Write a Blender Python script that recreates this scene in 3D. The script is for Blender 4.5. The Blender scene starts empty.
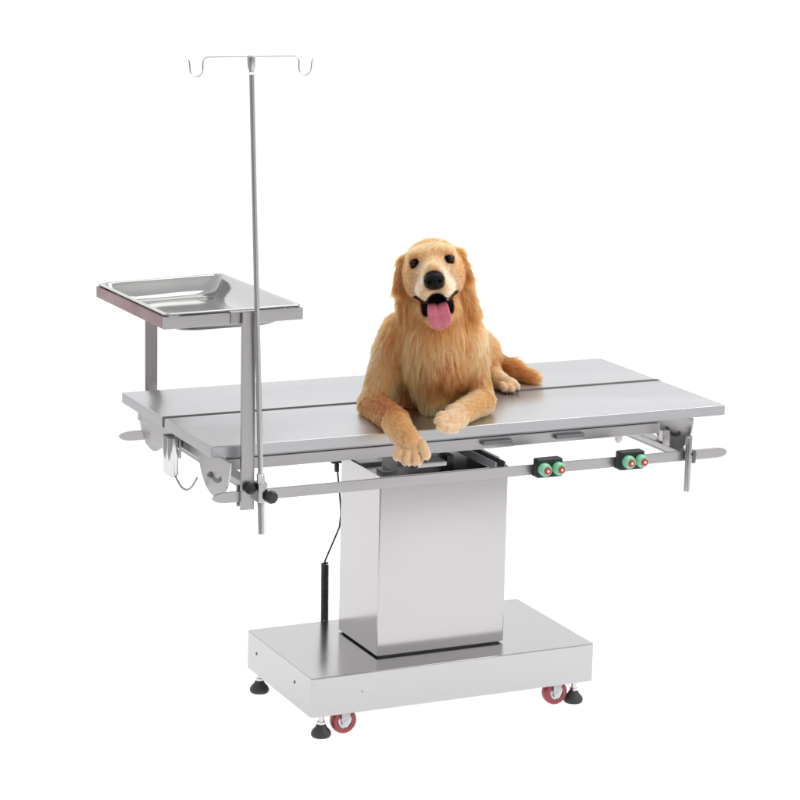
import bpy, bmesh, math, random
import numpy as np
from mathutils import Vector, Matrix
C = bpy.context.scene.collection
PI = math.pi
random.seed(4); RNG = np.random.default_rng(4)

# ------------------------------------------------------------------ camera, world, lights
sc = bpy.context.scene
cam_data = bpy.data.cameras.new('camera'); cam = bpy.data.objects.new('camera', cam_data); C.objects.link(cam)
cam.matrix_world = Matrix(((0.90655, 0.06963, -0.416316, -2.13882), (-0.421539, 0.200116, -0.884454, -4.98491),
                           (0.021727, 0.977295, 0.210766, 1.9639), (0, 0, 0, 1)))
cam_data.lens = 111.8595; cam_data.sensor_width = 36; cam_data.clip_end = 200; cam_data.clip_start = 0.1
sc.camera = cam
sc.view_settings.view_transform = 'Standard'; sc.view_settings.look = 'None'
sc.view_settings.exposure = 0; sc.view_settings.gamma = 1
sc.cycles.max_bounces = 10; sc.cycles.diffuse_bounces = 4; sc.cycles.glossy_bounces = 5

world = bpy.data.worlds.new('World'); sc.world = world; world.use_nodes = True
nt = world.node_tree; bg = nt.nodes['Background']
# white studio surround; dark lobe added in front to darken what upright steel reflects
tc = nt.nodes.new('ShaderNodeTexCoord'); sep = nt.nodes.new('ShaderNodeSeparateXYZ')
nt.links.new(tc.outputs['Generated'], sep.inputs[0])
def wmath(op, a, b=None, c=None, clamp=False):
    n = nt.nodes.new('ShaderNodeMath'); n.operation = op; n.use_clamp = clamp
    for i, v in enumerate((a, b, c)):
        if v is None: continue
        if isinstance(v, (int, float)): n.inputs[i].default_value = v
        else: nt.links.new(v, n.inputs[i])
    return n.outputs[0]
front = wmath('MULTIPLY_ADD', sep.outputs['Y'], -3.0, -0.6, clamp=True)            # 1 towards the front of the set
band = wmath('SUBTRACT', 1.0, wmath('MULTIPLY', wmath('ABSOLUTE', wmath('ADD', sep.outputs['Z'], 0.02)), 2.2), clamp=True)
dark = wmath('MULTIPLY', front, band)
# dark lobe added at far left, dims what left-facing steel reflects
lx = wmath('MULTIPLY_ADD', sep.outputs['X'], -1.0, 0.0); left = wmath('MULTIPLY', wmath('MULTIPLY_ADD', lx, 5.0, -1.15, clamp=True), wmath('MULTIPLY_ADD', wmath('ADD', sep.outputs['Z'], -0.05), -6.0, 0.5, clamp=True))
zen = wmath('MULTIPLY_ADD', sep.outputs['Z'], 1.6, -0.45, clamp=True)            # zenith dimming added for contrast in the steel reflections
s1 = wmath('MULTIPLY_ADD', dark, -0.74, 1.18)
s2 = wmath('MULTIPLY', s1, wmath('MULTIPLY_ADD', left, -0.6, 1.0))
stren = wmath('MULTIPLY', s2, wmath('MULTIPLY_ADD', zen, -0.35, 1.0))
nt.links.new(stren, bg.inputs['Strength']); bg.inputs['Color'].default_value = (1, 1, 1, 1)

def area_light(name, loc, target, sx, sy, power, col=(1, 1, 1)):
    d = bpy.data.lights.new(name, 'AREA'); d.shape = 'RECTANGLE'; d.size = sx; d.size_y = sy; d.energy = power; d.color = col
    o = bpy.data.objects.new(name, d); C.objects.link(o); o.location = loc
    o.rotation_euler = (Vector(target) - Vector(loc)).to_track_quat('-Z', 'Y').to_euler()
    return o
area_light('softbox_key', (2.8, -2.4, 2.9), (0.35, 0.1, 0.8), 1.5, 1.5, 62, (1, .975, .94))
area_light('top_fill', (1.4, 1.0, 3.6), (0.4, 0.3, 0.5), 2.0, 2.0, 25)  # unseen overhead lamp added to keep the floor white
area_light('underfloor_fill', (0.4, 0.8, -1.4), (0.4, 0.8, 0), 8.0, 7.0, 165)       # unseen fill added below the translucent floor to remove shadows

# ------------------------------------------------------------------ materials
def new_mat(name):
    m = bpy.data.materials.new(name); m.use_nodes = True
    return m, m.node_tree, m.node_tree.nodes['Principled BSDF']
def plain(name, col, rough=0.5, metal=0.0, spec=0.5, coat=0.0, nscale=60, bump=0.0, var=0.12):
    m, t, b = new_mat(name)
    b.inputs['Roughness'].default_value = rough; b.inputs['Metallic'].default_value = metal
    b.inputs['Specular IOR Level'].default_value = spec; b.inputs['Coat Weight'].default_value = coat
    co = t.nodes.new('ShaderNodeTexCoord'); n = t.nodes.new('ShaderNodeTexNoise'); n.inputs['Scale'].default_value = nscale
    t.links.new(co.outputs['Object'], n.inputs['Vector'])
    r = t.nodes.new('ShaderNodeMix'); r.data_type = 'RGBA'
    r.inputs[6].default_value = tuple(c * (1 - var) for c in col) + (1,); r.inputs[7].default_value = tuple(min(1, c * (1 + var)) for c in col) + (1,)
    t.links.new(n.outputs['Fac'], r.inputs[0]); t.links.new(r.outputs[2], b.inputs['Base Color'])
    if bump:
        bu = t.nodes.new('ShaderNodeBump'); bu.inputs['Strength'].default_value = bump; bu.inputs['Distance'].default_value = 0.001
        t.links.new(n.outputs['Fac'], bu.inputs['Height']); t.links.new(bu.outputs[0], b.inputs['Normal'])
    return m
def brushed(name, col, r0, r1, scale, bump=0.15, cv=0.06, dist=0.0005, detail=4):
    """stainless steel with grain; scale = noise scale per axis (small along the grain)"""
    m, t, b = new_mat(name); b.inputs['Metallic'].default_value = 1
    co = t.nodes.new('ShaderNodeTexCoord'); mp = t.nodes.new('ShaderNodeMapping'); mp.inputs['Scale'].default_value = scale
    t.links.new(co.outputs['Object'], mp.inputs[0])
    n = t.nodes.new('ShaderNodeTexNoise'); n.inputs['Scale'].default_value = 1; n.inputs['Detail'].default_value = detail; n.inputs['Roughness'].default_value = .6
    t.links.new(mp.outputs[0], n.inputs['Vector'])
    big = t.nodes.new('ShaderNodeTexNoise'); big.inputs['Scale'].default_value = 3.5; big.inputs['Detail'].default_value = 3
    t.links.new(co.outputs['Object'], big.inputs['Vector'])
    mr = t.nodes.new('ShaderNodeMapRange'); mr.inputs[1].default_value = .3; mr.inputs[2].default_value = .7
    mr.inputs[3].default_value = r0; mr.inputs[4].default_value = r1
    ad = t.nodes.new('ShaderNodeMath'); ad.operation = 'ADD'; ml = t.nodes.new('ShaderNodeMath'); ml.operation = 'MULTIPLY'; ml.inputs[1].default_value = .5
    t.links.new(n.outputs['Fac'], ad.inputs[0]); t.links.new(big.outputs['Fac'], ad.inputs[1]); t.links.new(ad.outputs[0], ml.inputs[0])
    t.links.new(ml.outputs[0], mr.inputs[0]); t.links.new(mr.outputs[0], b.inputs['Roughness'])
    mx = t.nodes.new('ShaderNodeMix'); mx.data_type = 'RGBA'
    mx.inputs[6].default_value = tuple(c * (1 - cv) for c in col) + (1,); mx.inputs[7].default_value = tuple(c * (1 + cv) for c in col) + (1,)
    t.links.new(n.outputs['Fac'], mx.inputs[0]); t.links.new(mx.outputs[2], b.inputs['Base Color'])
    bu = t.nodes.new('ShaderNodeBump'); bu.inputs['Strength'].default_value = bump; bu.inputs['Distance'].default_value = dist
    t.links.new(n.outputs['Fac'], bu.inputs['Height']); t.links.new(bu.outputs[0], b.inputs['Normal'])
    return m
STEEL = (.515, .500, .510)
steel_x = brushed('brushed_steel_along_x', STEEL, .26, .40, (6, 260, 260))
steel_top = brushed('brushed_steel_tabletop', (.565, .57, .585), .27, .40, (5, 240, 240))
steel_y = brushed('brushed_steel_along_y', STEEL, .26, .40, (260, 6, 260))
steel_z = brushed('brushed_steel_along_z', STEEL, .2, .34, (260, 260, 6))
steel_col = brushed('brushed_steel_column', (.49, .472, .478), .11, .21, (3, 300, 700), bump=.03)
steel_base = brushed('satin_steel_base', (.505, .497, .508), .17, .24, (12, 160, 160), bump=0, cv=.03)
chrome = brushed('polished_steel', (.62, .61, .61), .07, .16, (40, 40, 40), bump=.02, cv=.03)
tray_steel = brushed('pressed_tray_steel', (.47, .465, .46), .05, .16, (9, 5, 9), bump=.45, cv=.10, dist=.003, detail=0)
dark_metal = plain('dark_metal', (.16, .16, .175), .4, .7, nscale=25, var=.3)
mid_metal = plain('galvanised_metal', (.38, .38, .40), .35, .9, nscale=25, var=.2)
latch_m = plain('latch_metal', (.20, .20, .215), .4, .5)
seam_m = plain('dark_seam_shade', (.10, .10, .105), .7, spec=.1)
white_metal = plain('white_painted_metal', (.55, .56, .57), .45, .1)
rubber = plain('black_rubber', (.030, .030, .033), .55, bump=.3)
black_plastic = plain('black_plastic', (.012, .017, .016), .35)
mint = plain('mint_plastic', (.22, .60, .38), .3, coat=.3)
red_p = plain('red_plastic', (.45, .035, .03), .35)
white_p = plain('white_plastic', (.75, .72, .70), .4)
wheel_red = plain('red_polyurethane', (.30, .035, .05), .35, coat=.2, nscale=30, var=.25)
red_reflect = brushed('red_reflection_steel', (.19, .070, .082), .22, .42, (30, 9, 30), bump=.1, cv=.75)  # red reflection painted into the colour of the left frame bar
steel_warm = brushed('warm_tinted_steel', (.45, .425, .43), .22, .36, (200, 200, 8), cv=.15)

# ------------------------------------------------------------------ helpers
def link(name, me, mat, parent=None):
    o = bpy.data.objects.new(name, me); C.objects.link(o)
    if mat is not None: me.materials.append(mat)
    if parent is not None: o.parent = parent
    return o
def obj(name, bm, mat, parent=None, smooth=None):
    bmesh.ops.recalc_face_normals(bm, faces=bm.faces)
    me = bpy.data.meshes.new(name); bm.to_mesh(me); bm.free()
    if smooth is not None:
        me.shade_smooth(); me.set_sharp_from_angle(angle=math.radians(smooth))
    o = link(name, me, mat, parent)
    if smooth == 35:
        w_ = o.modifiers.new('weighted_normals', 'WEIGHTED_NORMAL'); w_.keep_sharp = True; w_.weight = 100
    return o
def thing(name, label, cat, loc=(0, 0, 0), group=None):
    o = bpy.data.objects.new(name, None); C.objects.link(o); o.location = loc; o.empty_display_size = .05
    o['label'] = label; o['category'] = cat
    if group: o['group'] = group
    return o
def box(bm, a, b, bev=0.0, seg=2):
    r = bmesh.ops.create_cube(bm, size=1)['verts']
    c = [(a[i] + b[i]) / 2 for i in range(3)]; s = [abs(b[i] - a[i]) for i in range(3)]
    for v in r: v.co = Vector((v.co[0] * s[0] + c[0], v.co[1] * s[1] + c[1], v.co[2] * s[2] + c[2]))
    if bev:
        es = list({e for v in r for e in v.link_edges})
        bmesh.ops.bevel(bm, geom=es, offset=bev, segments=seg, profile=.5, affect='EDGES')
    return bm
def nb(): return bmesh.new()
def prism(bm, pts, axis, a, b, bev=0.0):
    """extrude a 2-D outline (in the two other axes) between a and b along axis"""
    def p3(p, t):
        l = list(p); l.insert(axis, t); return l
    A = [bm.verts.new(p3(p, a)) for p in pts]; B = [bm.verts.new(p3(p, b)) for p in pts]
    n = len(pts); fs = [bm.faces.new(A), bm.faces.new(B[::-1])]
    for i in range(n): bm.faces.new((A[i], B[i], B[(i + 1) % n], A[(i + 1) % n]))
    if bev: bmesh.ops.bevel(bm, geom=list({e for f in fs for e in f.edges}), offset=bev, segments=2, profile=.5, affect='EDGES')
    return bm
def tube(bm, path, rad, n=16, cap=True):
    """swept tube; rad a number or a list"""
    P = [Vector(p) for p in path]; rings = []
    up = Vector((0, 0, 1)); prev = None
    for i, p in enumerate(P):
        d = (P[min(i + 1, len(P) - 1)] - P[max(i - 1, 0)]).normalized()
        if prev is None:
            a = d.cross(up)
            if a.length < 1e-3: a = d.cross(Vector((1, 0, 0)))
        else: a = prev - d * prev.dot(d)
        a.normalize(); b = d.cross(a); prev = a
        r = rad[i] if isinstance(rad, (list, tuple)) else rad
        rings.append([bm.verts.new(p + (a * math.cos(2 * PI * k / n) + b * math.sin(2 * PI * k / n)) * r) for k in range(n)])
    for i in range(len(rings) - 1):
        for k in range(n): bm.faces.new((rings[i][k], rings[i][(k + 1) % n], rings[i + 1][(k + 1) % n], rings[i + 1][k]))
    if cap: bm.faces.new(rings[0][::-1]); bm.faces.new(rings[-1])
    return bm
def lathe(bm, prof, origin, axis=(0, 0, 1), n=28):
    """profile (r, h) turned about an axis through origin"""
    q = Vector((0, 0, 1)).rotation_difference(Vector(axis).normalized()); o = Vector(origin); rings = []
    for r, h in prof:
        if r < 1e-6: rings.append([bm.verts.new(o + q @ Vector((0, 0, h)))])
        else: rings.append([bm.verts.new(o + q @ Vector((r * math.cos(2 * PI * k / n), r * math.sin(2 * PI * k / n), h))) for k in range(n)])
    for A, B in zip(rings[:-1], rings[1:]):
        for k in range(n):
            k2 = (k + 1) % n
            if len(A) == 1 and len(B) == 1: continue
            if len(A) == 1: bm.faces.new((A[0], B[k], B[k2]))
            elif len(B) == 1: bm.faces.new((A[k], A[k2], B[0]))
            else: bm.faces.new((A[k], A[k2], B[k2], B[k]))
    return bm
def arc(cx, cy, rx, ry, a0, a1, n):
    return [(cx + rx * math.cos(math.radians(a0 + (a1 - a0) * i / n)), cy + ry * math.sin(math.radians(a0 + (a1 - a0) * i / n))) for i in range(n + 1)]
def screw(x, y, z, axis, parent, r=.003):
    bm = nb(); lathe(bm, [(0, -.0015), (r, -.0015), (r, .0006), (r * .7, .0016), (r * .5, .0016), (r * .42, .0004), (0, .0004)], (x, y, z), axis, 14)
    return obj('screw', bm, mid_metal, parent, 40)

# ------------------------------------------------------------------ floor: made translucent so the added lamp below washes out contact shadows
fm, ft, fb = new_mat('white_translucent_floor')
fb.inputs['Base Color'].default_value = (.95, .95, .95, 1); fb.inputs['Roughness'].default_value = .9; fb.inputs['Specular IOR Level'].default_value = 0
trn = ft.nodes.new('ShaderNodeBsdfTranslucent'); trn.inputs[0].default_value = (.97, .97, .97, 1)
mix = ft.nodes.new('ShaderNodeMixShader'); fn = ft.nodes.new('ShaderNodeTexNoise'); fn.inputs['Scale'].default_value = 8
mrg = ft.nodes.new('ShaderNodeMapRange'); mrg.inputs[3].default_value = .49; mrg.inputs[4].default_value = .51
ft.links.new(fn.outputs['Fac'], mrg.inputs[0]); ft.links.new(mrg.outputs[0], mix.inputs[0])
ft.links.new(fb.outputs[0], mix.inputs[1]); ft.links.new(trn.outputs[0], mix.inputs[2])
ft.links.new(mix.outputs[0], ft.nodes['Material Output'].inputs['Surface'])
bm = nb(); vs = [bm.verts.new(p) for p in ((-1.15, -1.7, -.015), (5, -1.7, -.015), (5, 4.6, -.015), (-1.15, 4.6, -.015))]; bm.faces.new(vs)
floor = obj('floor', bm, fm); floor['kind'] = 'structure'

# ------------------------------------------------------------------ the table
table = thing('veterinary_table', 'stainless steel veterinary operating table on a rectangular wheeled base with a square column', 'operating table', (.37, .202, 0))
TZ = .727
class Off:   # parts are modelled in world coordinates; this re-bases them onto the thing's origin
    def __init__(s, root): s.r = root
    def __call__(s, name, bm, mat, parent=None, smooth=None):
        if parent is None or parent is s.r:
            bmesh.ops.translate(bm, verts=bm.verts, vec=-Vector(s.r.location)); return obj(name, bm, mat, s.r, smooth)
        bmesh.ops.translate(bm, verts=bm.verts, vec=-Vector(s.r.location)); return obj(name, bm, mat, parent, smooth)
T = Off(table)
# base: shell with folded sides, open below
def shell(bm, x0, x1, y0, y1, z0, z1, th, r=.01, seg=4):
    def loop(o, z):
        pts = []
        for (cx, cy, a) in ((x1 - r, y1 - r, 0), (x0 + r, y1 - r, 90), (x0 + r, y0 + r, 180), (x1 - r, y0 + r, 270)):
            for i in range(seg + 1):
                t = math.radians(a + 90 * i / seg); pts.append(bm.verts.new((cx + (r - o) * math.cos(t), cy + (r - o) * math.sin(t), z)))
        return pts
    e = .003
    L = [loop(0, z0), loop(0, z1 - e), loop(e * .3, z1 - e * .3), loop(e, z1)]
    Li = [loop(th, z0), loop(th, z1 - th)]
    def br(A, B):
        n = len(A)
        for i in range(n): bm.faces.new((A[i], A[(i + 1) % n], B[(i + 1) % n], B[i]))
    for A, B in zip(L[:-1], L[1:]): br(A, B)
    bm.faces.new(L[-1]); br(Li[1], Li[0]); bm.faces.new(Li[1][::-1]); br(Li[0], L[0])
bm = nb(); shell(bm, 0, .7415, 0, .4042, .0433, .137, .003); base = T('base', bm, steel_base, None, 35)
for (y, z) in ((.339, .0955), (.1007, .099)):
    s = nb(); lathe(s, [(0, -.0015), (.004, -.0015), (.004, .0006), (.002, .0008), (.0018, -.001), (0, -.001)], (-.0004, y, z), (-1, 0, 0), 14); T('screw', s, dark_metal, base, 40)
s = nb(); lathe(s, [(0, -.001), (.0028, -.001), (.0028, .0005), (0, .0007)], (.128, -.0002, .092), (0, -1, 0), 12); T('screw', s, mid_metal, base, 40)
# column: square sheet tube, open top
cx0, cx1, cy0, cy1, cz0, cz1 = .2039, .5386, .0884, .3158, .1385, .575
bm = nb()
def ring(o, z, r=.004):
    pts = []
    for (cx, cy, a) in ((cx1 - r, cy1 - r, 0), (cx0 + r, cy1 - r, 90), (cx0 + r, cy0 + r, 180), (cx1 - r, cy0 + r, 270)):
        for i in range(4):
            t = math.radians(a + 90 * i / 3); pts.append(bm.verts.new((cx + (r - o) * math.cos(t), cy + (r - o) * math.sin(t), z)))
    return pts
Ls = [ring(0, cz0 + .0035), ring(0, cz1), ring(.0025, cz1), ring(.0025, cz0 + .0035)]
for A, B in zip(Ls, Ls[1:] + Ls[:1]):
    for i in range(len(A)): bm.faces.new((A[i], A[(i + 1) % len(A)], B[(i + 1) % len(A)], B[i]))
column = T('column', bm, steel_col, None, 35)
bm = nb(); box(bm, (cx0 + .008, cy0 + .008, .1375), (cx1 - .008, cy1 - .008, .150)); T('column_foot', bm, dark_metal, column)
for x in (.2435, .4965):
    s = nb(); lathe(s, [(0, -.001), (.0028, -.001), (.0028, .0005), (.0012, .0008), (0, -.0002)], (x, cy0 - .0002, .5557), (0, -1, 0), 12); T('screw', s, mid_metal, column, 40)
s = nb(); lathe(s, [(0, -.001), (.0026, -.001), (.0026, .0005), (0, .0006)], (cx0 - .0002, .165, .545), (-1, 0, 0), 12); T('screw', s, dark_metal, column, 40)
# lifting mast and mechanism in the mouth of the column
bm = nb(); box(bm, (.30, .15, .20), (.46, .27, .655), .004); mast = T('lifting_mast', bm, mid_metal, None, 35)
for a, b in (((.215, .23, .50), (.295, .305, .575)), ((.47, .20, .48), (.53, .30, .585)), ((.225, .12, .50), (.25, .16, .58))):
    bm = nb(); box(bm, a, b, .002); T('mechanism_block', bm, mid_metal, None, 35)
bm = nb(); box(bm, (.246, .17, .52), (.284, .174, .603), .001); box(bm, (.246, .174, .597), (.284, .2, .603), .001); T('mounting_bracket', bm, white_metal, None, 35)
bm = nb(); box(bm, (.39, .12, .54), (.408, .145, .605), .002); T('limit_switch', bm, black_plastic, None, 35)
bm = nb(); box(bm, (.425, -.06, .606), (.452, .46, .612), .001); box(bm, (.425, -.06, .612), (.428, .46, .626)); box(bm, (.449, -.06, .612), (.452, .46, .626))
rk = T('cross_channel', bm, mid_metal, None)
bm = nb()
for k in range(26): lathe(bm, [(0, .0124), (.0022, .0124), (.0022, .0128), (0, .0128)], (.4385, -.05 + k * .0195, .600), (0, 0, 1), 8)
T('perforation', bm, dark_metal, rk)
bm = nb(); box(bm, (.209, .094, .562), (.405, .31, .566), .001); T('lit_wall_plate', bm, steel_y, None, 35)  # light plate added in place of the column's lit inner wall
bm = nb(); box(bm, (.30, .10, .585), (.38, .32, .597), .002); T('gusset_plate', bm, steel_y, None, 35)
bm = nb(); box(bm, (.465, .09, .590), (.515, .31, .598), .002); T('gusset_plate', bm, steel_y, None, 35)
# sub-frame under the panels
bm = nb()
for y in (-.07, .452):
    box(bm, (-.255, y, .664), (.985 - .13, y + .022, .6895), .0015)
for x in (-.255, .833): box(bm, (x, -.048, .664), (x + .022, .452, .6895), .0015)
box(bm, (.28, -.048, .657), (.48, .452, .663), .001)
T('support_frame', bm, steel_x, None, 35)
for y in (-.066, .456):
    bm = nb(); box(bm, (-.235, y, .690), (.85, y + .010, .7015), .001); T('hinge_strip', bm, mid_metal, None, 35)
for x0 in (.381, .570):
    bm = nb(); box(bm, (x0, -.083, .6735), (x0 + .075, -.0705, .6835), .002); T('latch', bm, latch_m, None, 35)
# tabletop panels (folded sheet)
bm = nb(); box(bm, (-.2835, .2016, TZ - .022), (1.014, .2184, TZ + .0005)); T('seam_shade_strip', bm, seam_m, None)  # dark strip added to read as the shaded gap between panels
for (y0, y1) in ((-.0983, .2035), (.2165, .5027)):
    bm = nb(); shell(bm, -.2847, 1.0153, y0, y1, TZ - .0245, TZ, .0025, .003, 3)
    T('tabletop_panel', bm, steel_top, None, 35)
# side rails with rounded blade ends
def rail(y, z0, z1, xl, xr):
    h = (z1 - z0) / 2; zc = (z0 + z1) / 2
    pts = arc(xr - .022, zc, .022, h, -90, 90, 10) + arc(xl + .035, zc, .035, h, 90, 270, 12)
    bm = nb(); prism(bm, pts, 1, y - .003, y + .003, .001); return T('side_rail', bm, steel_x, None, 35)
rail(-.13, .609, .6325, -.295, 1.003); rail(.53, .601, .6245, -.283, 1.0)
# arms that carry the rails
def arm(x0, x1):
    bm = nb(); box(bm, (x0, -.1268, .616), (x1, .5268, .621), .001)
    box(bm, (x0, -.1268, .6212), (x0 + .004, .5268, .6345), .0008)
    T('rail_arm', bm, steel_y, None, 35)
arm(.868, .934); arm(-.20, -.15)
for y in (-.05, .44):
    bm = nb(); box(bm, (.875, y, .6213), (.895, y + .02, .6635), .001); T('hanger', bm, steel_z, None, 35)
# quadrant tilt plates below the panel ends
def quad(x, cy, slot=True):
    out = arc(cy, .7005, .098, .095, 180, 360, 22)
    out = [(y + (.014 if z < .63 else 0) * 0, z) for y, z in out]
    n = 14; sl = arc(cy - .012, .702, .055, .058, 235, 300, n)
    bm = nb()
    prism(bm, out, 0, x, x + .004, .0006)
    o = T('tilt_plate', bm, steel_y, None, 35)
    if slot:
        w = .0045; up = []; dn = []
        for (y, z) in sl:
            d = math.hypot(y - cy + .012, z - .702); ny, nz = (y - cy + .012) / d, (z - .702) / d
            up.append((y + ny * w, z + nz * w)); dn.append((y - ny * w, z - nz * w))
        bm = nb(); prism(bm, up + dn[::-1], 0, x - .0012, x - .0002); T('slot', bm, dark_metal, o)
        bm = nb(); lathe(bm, [(0, -.006), (.008, -.006), (.008, 0), (.004, .001), (.004, .004), (0, .004)], (x - .004, cy + .02, .648), (-1, 0, 0), 6); T('bolt', bm, mid_metal, o, 30)
    return o
quad(-.262, -.052); quad(.925, -.002); quad(-.245, .40, False); quad(.925, .40, False)
bm = nb(); box(bm, (-.268, .165, .640), (-.2565, .345, .6945), .0015); T('end_channel', bm, steel_y, None, 35)
# drain spouts and their ball chain
for y in (.150, .178):
    bm = nb(); lathe(bm, [(0, .0), (.007, .002), (.0135, .010), (.0135, .094), (0, .094)], (-.283, y, .600), (0, 0, 1), 20); T('drain_spout', bm, chrome, None, 40)
bm = nb()
for k in range(44):
    t = k / 43; y = .195 - t * .18; z = .643 - .012 * t - .050 * (1 - (2 * t - 1) ** 2)
    bmesh.ops.create_icosphere(bm, subdivisions=1, radius=.0028, matrix=Matrix.Translation((-.276, y, z)))
T('ball_chain', bm, mid_metal, None, 180)
bm = nb(); lathe(bm, [(0, 0), (.004, .001), (.009, .008), (.010, .03), (0, .03)], (.76, -.04, .640), (0, 0, 1), 16); T('drain_nozzle', bm, white_p, None, 40)
# control switch boxes clamped on the front rail
def switch_box(x0, x1, xa, xb):
    bm = nb(); box(bm, (x0 + .003, -.160, .606), (x1, -.1335, .650), .004); box(bm, (x0 + .006, -.1335, .606), (x1 - .006, -.1265, .608), .0)
    b = T('control_box', bm, black_plastic, None, 35)
    for x in (xa, xb):
        bm = nb(); lathe(bm, [(0, 0), (.0145, 0), (.0152, .003), (.0152, .010), (.0128, .017), (.0115, .0185), (0, .0185)], (x, -.1602, .6275), (0, -1, 0), 30); c = T('button', bm, mint, b, 40)
        bm = nb(); lathe(bm, [(0, 0), (.0082, 0), (.0082, .003), (.0072, .004), (0, .004)], (x, -.1789, .6275), (0, -1, 0), 24); T('button_cap', bm, red_p, b, 40)
        bm = nb(); lathe(bm, [(0, 0), (.0031, 0), (.0031, .0005), (0, .0006)], (x, -.1829, .6275), (0, -1, 0), 16); T('button_mark', bm, white_p, b)
switch_box(.4790, .547, .4965, .5325); switch_box(.6945, .7625, .716, .750)
# feet and casters under the base
def foot(x, y):
    bm = nb(); lathe(bm, [(0, 0), (.021, 0), (.0232, .003), (.0235, .009), (.0205, .015), (.014, .022), (.011, .028), (0, .028)], (x, y, -.0148), (0, 0, 1), 28)
    f = T('levelling_foot', bm, rubber, None, 40)
    bm = nb(); lathe(bm, [(0, 0), (.0065, 0), (.0065, .04), (0, .04)], (x, y, .0105), (0, 0, 1), 14); lathe(bm, [(0, 0), (.010, 0), (.010, .006), (0, .006)], (x, y, .0150), (0, 0, 1), 6); T('stem', bm, chrome, f, 40)
def caster(x, y):
    bm = nb(); R = .031; prof = [(.018, -.012), (R - .004, -.012), (R - .001, -.009), (R, -.004), (R, .004), (R - .001, .009), (R - .004, .012), (.018, .012), (.018, -.012)]
    lathe(bm, prof, (x, y, R - .0148), (0, 1, 0), 40); w = T('caster_wheel', bm, wheel_red, None, 40)
    bm = nb(); lathe(bm, [(0, -.009), (.009, -.0125), (.011, -.0095), (.0155, -.0095), (.0178, -.0125), (.0178, .0125), (.0155, .0095), (.009, .0125), (0, .009)], (x, y, R - .0148), (0, 1, 0), 32); T('hub', bm, chrome, w, 30)
    bm = nb()
    for s in (-1, 1): prism(bm, [(x - .012, .046), (x + .012, .046), (x + .008, .008), (x + .003, .003), (x - .003, .003), (x - .008, .008)], 1, y + s * .0150, y + s * .0175, .0004)
    lathe(bm, [(0, -.0195), (.005, -.0195), (.005, .0195), (0, .0195)], (x, y, R - .0148), (0, 1, 0), 6)
    T('fork', bm, white_metal, w, 30)
for (x, y) in ((.0385, .03), (.0225, .374), (.704, .03), (.71, .374)): foot(x, y)
for (x, y) in ((.0955, .034), (.653, .034), (.0955, .37), (.653, .37)): caster(x, y)

# ------------------------------------------------------------------ coiled cable beside the column
cable = thing('coiled_cable', 'black coiled power cable hanging behind the left side of the column', 'cable', (.243, .36, .53))
K = Off(cable)
bm = nb(); tube(bm, [(.2434, .43, .535), (.246, .43, .50), (.252, .43, .45), (.2565, .43, .40), (.253, .43, .365), (.240, .43, .335), (.226, .43, .305), (.2157, .43, .282), (.2157, .43, .272)], .0023, 10); K('cord', bm, rubber, None, 60)
bm = nb(); pts = []
N = 26 * 14
for i in range(N):
    t = i / (N - 1); a = 2 * PI * 26 * t; pts.append((.2157 + .0015 * t + .0075 * math.cos(a), .43 + .0075 * math.sin(a), .275 - .150 * t))
tube(bm, pts, .0027, 6); K('coil', bm, rubber, None, 60)
bm = nb(); box(bm, (.228, .424, .527), (.259, .438, .541), .003); box(bm, (.238, .4255, .505), (.249, .4365, .5268), .003); K('plug', bm, black_plastic, None, 40)

# ------------------------------------------------------------------ tray stand: frame on two posts clamped to the rails
stand = thing('tray_stand', 'rectangular steel frame on two flat posts clamped to the left end of the table', 'tray stand', (-.21, .2, .615))
S = Off(stand)
cA, cB, cC, cD = (Vector(v) for v in ((-.338, .53, .9805), (-.405, -.13, 1.0230), (-.0885, -.13, 1.0275), (-.0171, .53, .9892)))
def fq(s, t, h=0.0):      # s 0..1 left to right, t 0..1 front to back, h metres above the frame's top face
    a = cB.lerp(cC, s); b = cA.lerp(cD, s); p = a.lerp(b, t); return Vector((p.x, p.y, p.z + h))
H = .0262; w = .010
def bar(p0, p1, inward, name, mat):
    d = (p1 - p0).normalized(); n = inward.normalized(); bm = nb()
    def q(o, a, h): return bm.verts.new(o + n * a + Vector((0, 0, h)))
    A = [q(p0, 0, 0), q(p0, w, 0), q(p0, w, -H), q(p0, 0, -H)]; B = [q(p1, 0, 0), q(p1, w, 0), q(p1, w, -H), q(p1, 0, -H)]
    bm.faces.new(A); bm.faces.new(B[::-1])
    for i in range(4): bm.faces.new((A[i], B[i], B[(i + 1) % 4], A[(i + 1) % 4]))
    bmesh.ops.recalc_face_normals(bm, faces=bm.faces)
    bmesh.ops.bevel(bm, geom=bm.edges[:], offset=.0012, segments=2, profile=.5, affect='EDGES')
    return S(name, bm, mat, None, 35)
ex = (fq(1, 0) - fq(0, 0)).normalized(); ey = (fq(0, 1) - fq(0, 0)).normalized()
bar(fq(0, 0), fq(1, 0), ey, 'frame_bar', steel_x)
bar(fq(0, 1), fq(1, 1), -ey, 'frame_bar', steel_x)
o = bar(fq(0, 0) + ey * w, fq(0, 1) - ey * w, ex, 'frame_bar', red_reflect); o['label'] = 'outer frame bar with a reddish brown reflection painted into its colour'
bar(fq(1, 0) + ey * w, fq(1, 1) - ey * w, -ex, 'frame_bar', steel_y)
bm = nb(); box(bm, (-.2330, -.1430, .592), (-.2025, -.1335, 1.0265), .001); S('post', bm, steel_z, None, 35)
bm = nb(); box(bm, (-.2600, -.1432, 1.0267), (-.2020, -.1155, 1.0292), .0008); box(bm, (-.2560, -.1332, 1.001), (-.2335, -.1306, 1.0265), .0008); S('bracket', bm, steel_warm, None, 35)
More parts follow.
